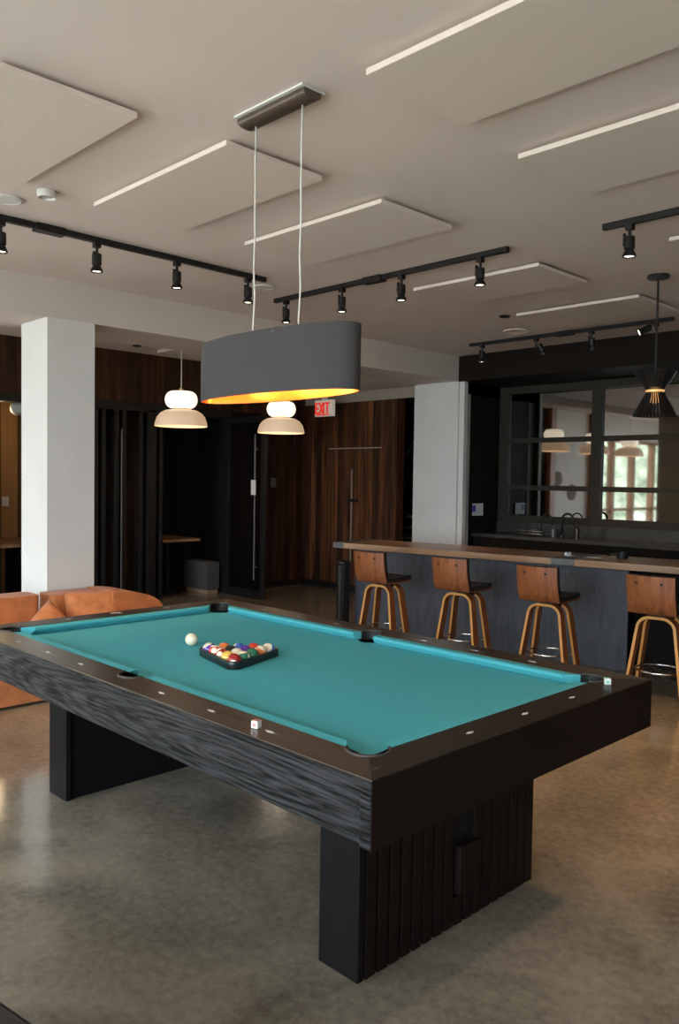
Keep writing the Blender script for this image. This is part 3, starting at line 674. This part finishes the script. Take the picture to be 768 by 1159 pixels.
# back counter with tap and things
t = thing('back_counter', 'dark stone back counter with splashback under the bar window', 'counter', (-3, 8.5, 0))
MB().box(-5.99, 2.99, 8.2, 8.76, 0.87, 0.91).build('worktop', m_stone, t, bevel=0.003)
MB().box(-5.99, 2.99, 8.74, 8.76, 0.91, 1.04).build('splashback', m_stone, t)
MB().box(-5.99, 2.99, 8.24, 8.74, 0.0, 0.87).build('cabinet', m_blackwall, t)
def gooseneck(x, y, h, label, thick=0.013):
    t = thing('faucet', label, 'faucet', (x, y, 0.91), 'black taps on the back counter')
    pts = [(x, y, 0.91), (x, y, 0.91+h-0.07)]+[(x-0.0+0.07-0.07*math.cos(a), y, 0.91+h-0.07+0.07*math.sin(a)) for a in [PI*k/8 for k in range(1, 9)]]+[(x+0.14, y, 0.91+h-0.12)]
    MB().tube(pts, thick, 12).build('spout', m_blackmetal, t, smooth=True)
    MB().cyl(x, y, 0.91, 0.95, 0.026, 16).build('base', m_blackmetal, t)
    MB().tube([(x+0.0, y, 0.97), (x-0.06, y-0.02, 1.0)], 0.007, 8).build('lever', m_blackmetal, t)
gooseneck(-5.16, 8.45, 0.26, 'slender black gooseneck tap, the left one on the back counter', 0.009)
gooseneck(-4.86, 8.4, 0.28, 'thick black gooseneck tap, the right one on the back counter', 0.014)
def bottle(x, y, h, r, label, mat):
    t = thing('soap_bottle', label, 'bottle', (x, y, 0.91), 'dark bottles by the taps')
    edges_smooth(MB().lathe([(0.001, 0), (r, 0), (r, h*0.6), (r*0.4, h*0.72), (r*0.4, h*0.8), (0.001, h*0.8)], (x, y, 0.91), 20).build('bottle_body', mat, t))
    MB().tube([(x, y, 0.91+h*0.8), (x, y, 0.91+h), (x+0.04, y, 0.91+h)], 0.006, 8).build('pump', m_blackmetal, t)
bottle(-4.68, 8.42, 0.19, 0.032, 'dark soap bottle right of the thick black tap', plain('brown_glass', (0.03, 0.018, 0.012), 0.2))
bottle(-5.03, 8.5, 0.15, 0.035, 'short dark soap bottle between the two black taps', m_zinc)
t = thing('dish_rack', 'black wire dish rack on the back counter left of the taps', 'dish rack', (-5.3, 8.35, 0.91))
MB().box(-5.62, -5.18, 8.25, 8.5, 0.912, 0.925).build('tray', m_blackmetal, t)
mb = MB()
for z in (0.94, 0.975): mb.tube([(-5.35, 8.27, z), (-5.05, 8.27, z), (-5.05, 8.48, z), (-5.35, 8.48, z)], 0.005, 8, closed=True)
for k in range(6): mb.tube([(-5.34+k*0.056, 8.27, 0.92), (-5.34+k*0.056, 8.27, 0.975)], 0.003, 6)
mb.build('wire_basket', m_chrome, t)
t = thing('black_cup', 'squat black cup standing on the bar top', 'cup', (-3.33, 6.5, 0.911))
edges_smooth(MB().lathe([(0.001, 0), (0.045, 0), (0.05, 0.055), (0.046, 0.055), (0.042, 0.006), (0.001, 0.006)], (-3.2, 6.52, 0.911), 24).build('cup_body', m_blackmetal, t))
MB().tube([(-3.245, 6.52, 0.95), (-3.30, 6.52, 0.945), (-3.33, 6.52, 0.925)], 0.007, 8).build('cup_handle', m_blackmetal, t, smooth=True)
t = tag(MB().box(-3.46, -3.34, 6.38, 6.45, 0.9115, 0.914).build('napkin', m_paper), 'folded white napkin on the bar beside the black cup', 'napkin')
t = tag(MB().box(-3.64, -3.62, 6.35, 6.42, 0.9125, 0.94).box(-3.64, -3.57, 6.35, 6.42, 0.9115, 0.914).build('coaster_stand', m_paper), 'small pale coaster stand on the bar by the metal inlay', 'coaster')
t = thing('wall_note', 'white paper note with purple mark on the black wall beside the bar column', 'note', (-5.985, 8.33, 1.18))
MB().box(-5.994, -5.988, 8.22, 8.44, 1.12, 1.27).build('paper_sheet', m_paper, t)
MB().box(-5.988, -5.985, 8.215, 8.28, 1.17, 1.25).build('printed_mark', m_blueink, t)
tag(MB().box(-6.38, -6.34, 7.893, 7.90, 1.17, 1.28).build('wall_outlet', m_white), 'white outlet plate low on the white bar column', 'outlet')

# round woven discs on the white wall, seen in the bar window
for y, z, r in ((2.05, 1.35, 0.17), (2.62, 1.62, 0.16)):
    tag(MB().lathe([(0.001, 0.03), (r*0.5, 0.035), (r, 0.02), (r, 0.0), (0.001, 0.0)], (WX, y, z), 32, axis='x').build('woven_wall_disc', m_woven),
        'round dark woven wall disc, the %s one mirrored in the bar window' % ('lower' if z < 1.5 else 'upper'), 'wall decor', 'woven wall discs')

# ================================================================== SOFA
def cushion(name, sx, sy, sz, mat, puff=0.35):
    """soft pillow, sx thick, sy wide, sz tall, centred at the origin"""
    mb = MB(); n = 12; V = {}
    for s in (-1, 1):
        for i in range(n+1):
            for j in range(n+1):
                u, v = -1+2*i/n, -1+2*j/n
                if s == 1 and (i in (0, n) or j in (0, n)): V[s, i, j] = V[-1, i, j]; continue
                e = (1-abs(u)**2.6)*(1-abs(v)**2.6); th = sx/2*(e**0.45)
                k = 1-0.05*(1-abs(u*v))*(max(abs(u), abs(v))**4)
                V[s, i, j] = mb.bm.verts.new((s*th, u*sy/2*k, v*sz/2*k))
    for s in (-1, 1):
        for i in range(n):
            for j in range(n):
                f = [V[s, i, j], V[s, i+1, j], V[s, i+1, j+1], V[s, i, j+1]]
                try: mb.bm.faces.new(f)
                except ValueError: pass
    return mb.build(name, mat, None, smooth=True)
sf = thing('sofa', 'low rust velvet sofa with a rounded end behind the pool table', 'sofa', (-5.6, 1.9, 0))
def rrect(x0, x1, y0, y1, r, corners=(1, 1, 1, 1), n=8):
    P = []
    for (cx, cy_, a0, on) in ((x1-r, y0+r, -90, corners[0]), (x1-r, y1-r, 0, corners[1]), (x0+r, y1-r, 90, corners[2]), (x0+r, y0+r, 180, corners[3])):
        if on: P += [(cx+r*math.cos(math.radians(a0+90*k/n)), cy_+r*math.sin(math.radians(a0+90*k/n))) for k in range(n+1)]
        else: P.append((x1 if a0 in (-90, 0) else x0, y0 if a0 in (-90, 180) else y1))
    return P
edges_smooth(MB().prism(rrect(-5.99, -5.27, 0.3, 3.52, 0.28, (0, 1, 1, 0)), 0.02, 0.22).build('base', m_sofa, sf, bevel=0.01))
edges_smooth(MB().prism(rrect(-5.99, -5.25, 0.3, 3.54, 0.28, (0, 1, 1, 0)), 0.225, 0.44).build('seat', m_sofa, sf, bevel=0.03, seg=4))
def soft(name, pts, z0, z1, bev): return edges_smooth(MB().prism(pts, z0, z1).build(name, m_sofa, sf, bevel=bev, seg=5), 60)
soft('back_cushion', rrect(-5.97, -5.72, 1.55, 2.615, 0.05), 0.441, 0.668, 0.045)
soft('back_cushion', rrect(-5.97, -5.72, 2.70, 3.10, 0.05), 0.441, 0.655, 0.045)
# rounded arm end: half-domed back
mb = MB(); n = 14
prof = [(3.10, 0.44)]+[(3.10+0.45*math.sin(PI/2*k/n)**1.0, 0.44+0.225*math.cos(PI/2*k/n)**0.75) for k in range(n+1)]
mb.prism(prof, -5.97, -5.55, 'x')
edges_smooth(mb.build('rounded_arm', m_sofa, sf, bevel=0.03, seg=4), 60)
p1 = cushion('throw_pillow', 0.15, 0.42, 0.40, m_pillow); p1.location = (-5.62, 2.98, 0.485); p1.rotation_euler = (0, math.radians(-14), math.radians(-12))
tag(p1, 'square rust throw pillow standing beside the rounded sofa end', 'pillow', 'rust throw pillows')
p2 = cushion('throw_pillow', 0.15, 0.42, 0.42, m_pillow); p2.location = (-5.52, 2.60, 0.375); p2.rotation_euler = (math.radians(38), math.radians(-24), 0)
tag(p2, 'rust throw pillow tipped on its corner against the sofa back cushions', 'pillow', 'rust throw pillows')

t = thing('bench', 'black bench whose corner just enters at the bottom left corner', 'bench', (-1.7, 0.45, 0))
mb = MB().box(-0.7, 0.7, -0.22, 0.228, 0.30, 0.425); T_ = Matrix.Translation((-1.72, 0.455, 0)) @ Matrix.Rotation(math.radians(9), 4, 'Z')
for v in mb.bm.verts: v.co = T_ @ v.co
mb.build('seat', m_blackleather, t, bevel=0.012)
for a in (-0.62, 0.62):
    for b in (-0.16, 0.16):
        mb = MB().box(a-0.025, a+0.025, b-0.025, b+0.025, 0, 0.2995)
        for v in mb.bm.verts: v.co = T_ @ v.co
        mb.build('leg', m_blackmetal, t)

# ================================================================== POOL TABLE
PT = thing('pool_table', 'black-stained pool table with teal cloth and plank pedestal legs', 'pool table', (-2.72, 2.265, 0))
OX0, OX1, OY0, OY1 = -4.075, -1.365, 1.477, 3.050       # outer rail
IX0, IX1, IY0, IY1 = -3.938, -1.502, 1.612, 2.912       # where wood meets cushion
NX0, NX1, NY0, NY1 = IX0+0.052, IX1-0.052, IY0+0.052, IY1-0.052
ZT, ZB = 0.79, 0.752
CR, SR = 0.064, 0.060
corners = {(-1, -1): (IX0+0.032, IY0+0.032), (1, -1): (IX1-0.032, IY0+0.032), (1, 1): (IX1-0.032, IY1-0.032), (-1, 1): (IX0+0.032, IY1-0.032)}
sides = {-1: (-2.72, IY0-0.004), 1: (-2.72, IY1+0.004)}
def arc(c, r, a0, a1, n=14): return [(c[0]+r*math.cos(math.radians(a0+(a1-a0)*k/n)), c[1]+r*math.sin(math.radians(a0+(a1-a0)*k/n))) for k in range(n+1)]
def half_angle(c, r, off): return math.degrees(math.asin(off/r))
ha = half_angle(None, CR, 0.032)     # where the pocket circle crosses the wood edge
# near long rail, counter-clockwise: outer edge then inner edge back
def long_rail(sy):
    oy = OY0 if sy < 0 else OY1; iy = IY0 if sy < 0 else IY1
    P = [(OX0, oy), (OX1, oy)]
    cR, cL, cS = corners[(1, sy)], corners[(-1, sy)], sides[sy]
    if sy < 0:
        P += arc(cR, CR, -45, -180+ha+0, 10)
        s = math.degrees(math.asin(0.004/SR)); P += arc(cS, SR, s, -180-s, 16)
        P += arc(cL, CR, -ha, -135, 10)
    else:
        P += arc(cR, CR, 45, 180-ha, 10)
        s = math.degrees(math.asin(0.004/SR)); P += arc(cS, SR, -s, 180+s, 16)
        P += arc(cL, CR, ha, 135, 10)
    return P
def short_rail(sx):
    ox = OX0 if sx < 0 else OX1
    cB, cT = corners[(sx, -1)], corners[(sx, 1)]
    if sx > 0: return [(ox, OY0), (ox, OY1)]+arc(cT, CR, 45, -90+ha, 10)+arc(cB, CR, 90-ha, -45, 10)
    return [(ox, OY1), (ox, OY0)]+arc(cB, CR, -135, -270+ha, 10)+arc(cT, CR, -90-ha, -225, 10)
for sy in (-1, 1): MB().prism(long_rail(sy), 0.748, ZT).build('rail', m_railtop, PT, bevel=0.0035)
for sx in (-1, 1): MB().prism(short_rail(sx), 0.748, ZT).build('rail', m_railend, PT, bevel=0.0035)
# aprons
for y0, y1 in ((OY0+0.004, OY0+0.03), (OY1-0.03, OY1-0.004)):
    MB().box(OX0+0.02, OX1-0.022, y0, y1, 0.613, 0.748).build('side_apron', m_charred, PT, bevel=0.003)
MB().box(OX0+0.02, OX1-0.0015, OY0-0.002, OY0+0.004, 0.7485, 0.786).build('edge_band', m_charred, PT, bevel=0.002)
MB().box(OX1-0.04, OX1-0.002, OY0-0.002, OY0+0.03, 0.607, 0.7475).build('corner_block', m_charred, PT, bevel=0.003)
for x0, x1 in ((OX0+0.002, OX0+0.026), (OX1-0.0215, OX1)):
    MB().box(x0, x1, OY0+0.006 if x0 > -3 else OY0, OY1, 0.607, 0.748).build('end_apron', m_endapron, PT, bevel=0.003)
MB().box(OX0+0.06, OX1-0.06, OY0+0.06, OY1-0.06, 0.60, 0.66).build('underframe', m_booth, PT)
MB().box(OX1-0.001, OX1+0.003, OY0-0.002, OY1, 0.607, 0.787).build('end_apron', m_endapron, PT, bevel=0.001)
# slate bed with cloth, cut out at the pockets
e = 0.035
P = []
P += [(IX0+0.10, IY0-0+0.012)]
def bed_outline():
    x0, x1, y0, y1 = IX0+0.006, IX1-0.006, IY0+0.006, IY1-0.006
    P = []
    o = math.degrees(math.asin(0.026/CR))
    s = math.degrees(math.asin(0.010/SR))
    P += arc(corners[(-1, -1)], CR, 90+o, -o, 12)
    P += arc(sides[-1], SR, 180-s, s, 14)
    P += arc(corners[(1, -1)], CR, 180+o, 90-o, 12)
    P += arc(corners[(1, 1)], CR, 270+o, 180-o, 12)
    P += arc(sides[1], SR, -s, -180+s, 14)
    P += arc(corners[(-1, 1)], CR, o, -90-o, 12)
    return P
MB().prism(bed_outline(), 0.725, ZB).build('playing_surface', m_cloth, PT)
# cushions: nose above the bed, angled ends at the pockets
def cushion_rail(ax, a_n, b_n, a_w, b_w, nose, woodl):
    """ax 'x': runs in x; nose/woodl are the y of nose and wood; a,b ends at nose(n) and wood(w)"""
    mb = MB()
    prof = [(1, 0.788), (0.14, 0.789), (0.0, 0.784), (0.02, 0.775), (0.35, ZB+0.001), (1, ZB+0.001)]   # t: 0 nose, 1 wood
    def pt(t, z, end):
        n_, w_ = (a_n, a_w) if end == 0 else (b_n, b_w)
        u = n_+(w_-n_)*t; v = nose+(woodl-nose)*t
        return (u, v, z) if ax == 'x' else (v, u, z)
    A = [mb.bm.verts.new(pt(t, z, 0)) for t, z in prof]; B = [mb.bm.verts.new(pt(t, z, 1)) for t, z in prof]
    n = len(prof)
    for k in range(n): mb.bm.faces.new((A[k], A[(k+1) % n], B[(k+1) % n], B[k]))
    mb.bm.faces.new(A); mb.bm.faces.new(B[::-1])
    return mb.build('cushion', m_cloth, PT, bevel=0.002)
g, gw, sn, sw_ = 0.083, 0.040, 0.066, 0.057
for ny_, iy in ((NY0, IY0), (NY1, IY1)):
    cushion_rail('x', NX0+g, -2.72-sn, NX0+gw-0.01, -2.72-sw_, ny_, iy)
    cushion_rail('x', -2.72+sn, NX1-g, -2.72+sw_, NX1-gw+0.01, ny_, iy)
for nx_, ix in ((NX0, IX0), (NX1, IX1)): cushion_rail('y', NY0+g, NY1-g, NY0+gw-0.01, NY1-gw+0.01, nx_, ix)
# pockets
def pocket(c, r, mid, span):
    """black cup under the bed plus liner wall round the outer side of the hole"""
    mb = MB().lathe([(r-0.001, 0.748), (r-0.001, 0.66), (r*0.6, 0.62), (0.001, 0.615)], (c[0], c[1], 0), 32)
    a = [math.radians(mid-span/2+span*k/20) for k in range(21)]
    ro, ri = r-0.0008, r-0.007
    V = [[mb.bm.verts.new((c[0]+q*math.cos(t), c[1]+q*math.sin(t), z)) for t in a] for q, z in ((ro, 0.735), (ro, 0.7905), (ri, 0.7905), (ri, 0.735))]
    for q in range(4):
        for k in range(20): mb.bm.faces.new((V[q][k], V[q][k+1], V[(q+1) % 4][k+1], V[(q+1) % 4][k]))
    for k in (0, 20): mb.bm.faces.new([V[q][k] for q in range(4)])
    p = edges_smooth(mb.build('pocket', m_leather, PT))
    a2 = [math.radians(mid-span/2+span*k/24) for k in range(25)]
    MB().tube([(c[0]+(r-0.002)*math.cos(t), c[1]+(r-0.002)*math.sin(t), ZT+0.0005) for t in a2], 0.0055, 8).build('pocket_rim', m_rim, p, smooth=True)
for (sx, sy), c in corners.items():
    pocket(c, CR, math.degrees(math.atan2(sy, sx)), 210)
for sy, c in sides.items(): pocket(c, SR, 90*sy, 175)
# rail sights
for k in (-3, -2, -1, 1, 2, 3):
    x = -2.72+k*0.2935
    for y in (1.541, 2.966): MB().prism([(x-0.021, y), (x, y-0.008), (x+0.021, y), (x, y+0.008)], ZT-0.0005, ZT+0.0008).build('rail_sight', m_inlay, PT)
for k in (-1, 0, 1):
    y = 2.278+k*0.2985
    for x in (OX1-0.069, OX0+0.069): MB().prism([(x-0.008, y), (x, y-0.021), (x+0.008, y), (x, y+0.021)], ZT-0.0005, ZT+0.0008).build('rail_sight', m_inlay, PT)
MB().lathe([(0.001, ZT+0.001), (0.028, ZT+0.001), (0.028, ZT-0.001)], (OX0+0.045, 2.262, 0), 24, sx=0.4, sy=1).build('name_plate', m_inlay, PT)
MB().prism([(-1.432, 1.535), (-1.412, 1.535), (-1.412, 1.56), (-1.432, 1.56)], ZT-0.0005, ZT+0.0008).build('maker_badge', m_rim, PT)
# pedestal legs
for sgn, (x0, x1) in ((1, (-1.850, -1.675)), (-1, (-3.765, -3.590))):
    L = MB().box(x0+0.012, x1-0.012, 1.765, 2.745, 0, 0.607).box(x0, x1, 1.763, 1.79, 0, 0.607).build('leg', m_blackwood, PT, bevel=0.003)
    xf = x1-0.012 if sgn > 0 else x0+0.012
    if sgn < 0: continue
    for i in range(17):
        y0 = 1.797+i*0.0557
        if i in (8, 9): continue
        MB().box(xf, xf+0.014, y0, y0+0.042, 0.002, 0.605).build('slat', m_endapron, L, bevel=0.001)
    MB().box(xf, xf+0.003, 2.238, 2.350, 0.31, 0.605).build('recess_panel', m_booth, L)
    for i in (8, 9): MB().box(xf, xf+0.014, 1.797+i*0.0557, 1.839+i*0.0557, 0.002, 0.10).build('slat', m_endapron, L, bevel=0.001)
    MB().box(xf, xf+0.03, 2.25, 2.365, 0.11, 0.28).build('ball_return_box', m_endapron, L, bevel=0.004)

# balls and rack
BRD = 0.0298
def ball_mat(name, col, stripe):
    m, n, b = nt('ball_'+name)
    b.inputs['Roughness'].default_value = 0.12; b.inputs['Coat Weight'].default_value = 0.5
    tc = n.nodes.new('ShaderNodeTexCoord'); sp = n.nodes.new('ShaderNodeSeparateXYZ'); lk(n, tc.outputs['Object'], sp.inputs[0])
    ivory = (0.80, 0.72, 0.55)
    # number patch: a pale disc round +x and -x poles
    patch = math_(n, 'GREATER_THAN', math_(n, 'ABSOLUTE', sp.outputs[0]), BRD*0.90)
    band = math_(n, 'LESS_THAN', math_(n, 'ABSOLUTE', sp.outputs[2]), BRD*0.55)
    mx = n.nodes.new('ShaderNodeMix'); mx.data_type = 'RGBA'
    mx.inputs[6].default_value = (*ivory, 1); mx.inputs[7].default_value = (*col, 1)
    f = math_(n, 'MULTIPLY', band, math_(n, 'SUBTRACT', 1.0, patch)) if stripe else math_(n, 'SUBTRACT', 1.0, patch)
    lk(n, f, mx.inputs[0]); lk(n, mx.outputs[2], b.inputs['Base Color'])
    return m
def sphere(name, mat, loc, rot):
    mb = MB(); bmesh.ops.create_uvsphere(mb.bm, u_segments=32, v_segments=18, radius=BRD)
    o = mb.build(name, mat, None, smooth=True); o.location = loc; o.rotation_euler = rot
    return o
cue = sphere('cue_ball', plain('ivory_resin', (0.82, 0.74, 0.56), 0.15, noise=0.01), (-3.178, 2.18, ZB+BRD), (0, 0, 0))
tag(cue, 'plain ivory cue ball standing alone left of the rack', 'ball')
RC = (-2.803, 2.161); RA = math.radians(-42.5)
def rp(a, r): return (RC[0]+r*math.cos(a), RC[1]+r*math.sin(a))
va = [RA, RA+2*PI/3, RA+4*PI/3]
def tri(rad, rnd):
    P = []
    for a in va:
        c = rp(a, rad-2*rnd)
        P += [(c[0]+rnd*math.cos(a+math.radians(d)), c[1]+rnd*math.sin(a+math.radians(d))) for d in range(-60, 61, 12)]
    return P
mb = MB(); o_, i_ = tri(0.232, 0.036), tri(0.2125, 0.031); n = len(o_)
V = [[mb.bm.verts.new((*p, z)) for p in L] for L, z in ((o_, ZB+0.001), (o_, ZB+0.034), (i_, ZB+0.034), (i_, ZB+0.001))]
for q in range(4):
    for k in range(n): mb.bm.faces.new((V[q][k], V[q][(k+1) % n], V[(q+1) % 4][(k+1) % n], V[(q+1) % 4][k]))
tag(edges_smooth(mb.build('ball_rack', plain('black_plastic', (0.012, 0.013, 0.013), 0.3), None, bevel=0.003)), 'black plastic triangle rack holding fifteen balls on the teal cloth', 'rack')
A0, A1, A2 = [Vector(rp(a, 0.1505)) for a in va]
COLS = {'yellow': (0.80, 0.52, 0.10), 'blue': (0.05, 0.14, 0.50), 'red': (0.66, 0.035, 0.02), 'purple': (0.09, 0.03, 0.32), 'orange': (0.80, 0.20, 0.05),
        'green': (0.02, 0.17, 0.08), 'maroon': (0.34, 0.02, 0.02), 'black': (0.01, 0.01, 0.01)}
LAY = {
    (0, 0): ('maroon', 0, (-0.52, 0.09, -0.78), 'maroon ball at the rack corner nearest the camera'),
    (1, 0): ('green', 1, (0.21, 0.25, -2.61), 'green striped ball right behind the maroon corner ball'),
    (1, 1): ('yellow', 0, (-0.97, 0.67, -1.44), 'plain yellow ball left behind the maroon corner ball'),
    (2, 0): ('green', 0, (-0.53, 0.99, -0.18), 'plain green ball on the right side row of the rack'),
    (2, 1): ('yellow', 1, (0.67, -0.05, 0.83), 'yellow striped ball in the centre front of the rack'),
    (2, 2): ('maroon', 1, (-0.70, 0.27, 2.21), 'maroon striped ball on the left side row of the rack'),
    (3, 0): ('orange', 1, (0.05, 0.48, 1.03), 'orange striped ball on the right side row, next to the blue striped corner ball'),
    (3, 1): ('purple', 0, (-0.87, 0.52, 0.55), 'plain purple ball in the middle of the rack beside the black ball'),
    (3, 2): ('black', 0, (-0.40, -0.94, 2.19), 'black ball in the middle of the rack'),
    (3, 3): ('red', 1, (-0.05, 0.44, 2.27), 'red striped ball next to the purple striped corner ball'),
    (4, 0): ('blue', 1, (0.43, 0.84, -0.63), 'blue striped ball in the right rack corner'),
    (4, 1): ('red', 0, (0.60, -0.11, 2.61), 'plain red ball in the back row of the rack'),
    (4, 2): ('blue', 0, (0.76, -0.81, -2.18), 'plain blue ball in the middle of the back row'),
    (4, 3): ('orange', 0, (-0.57, 0.93, -0.38), 'plain orange ball in the back row of the rack'),
    (4, 4): ('purple', 1, (0.25, -0.40, 0.04), 'purple striped ball in the left rack corner'),
}
for (r_, c_i), (cn, stripe, rot, lab) in LAY.items():
    p = A0+(A1-A0)*(r_/4)+(A2-A1)*(c_i/4)
    o = sphere('billiard_ball', ball_mat(cn+('_stripe' if stripe else ''), COLS[cn], stripe), (p.x, p.y, ZB+BRD), rot)
    tag(o, lab, 'ball', 'racked billiard balls')
# chalk
m_chalkw = plain('chalk_paper', (0.78, 0.76, 0.74), 0.6, noise=0.08, nscale=60)
def chalk(x, y, rz, label, spot):
    t = thing('chalk_cube', label, 'chalk', (x, y, ZT))
    T = Matrix.Rotation(rz, 4, 'Z')
    mb = MB().box(-0.0115, 0.0115, -0.0115, 0.0115, 0, 0.022, T)
    for v in mb.bm.verts: v.co += Vector((x, y, ZT+0.001))
    mb.build('cube_body', m_chalkw, t, bevel=0.001)
    mb = MB().box(-0.0095, 0.0095, -0.0095, 0.0095, 0.0218, 0.0235, T).box(-0.006, 0.006, -0.0119, -0.0114, 0.005, 0.016, T)
    for v in mb.bm.verts: v.co += Vector((x, y, ZT+0.001))
    mb.build('chalk_face', spot, t)
chalk(-1.895, 1.535, 0.3, 'white wrapped chalk cube with a red mark on the near side rail', plain('chalk_red', (0.55, 0.25, 0.22), 0.8))
chalk(-1.44, 2.845, 0.6, 'green and white chalk cube on the right end rail by the corner pocket', plain('chalk_green', (0.25, 0.6, 0.42), 0.8))
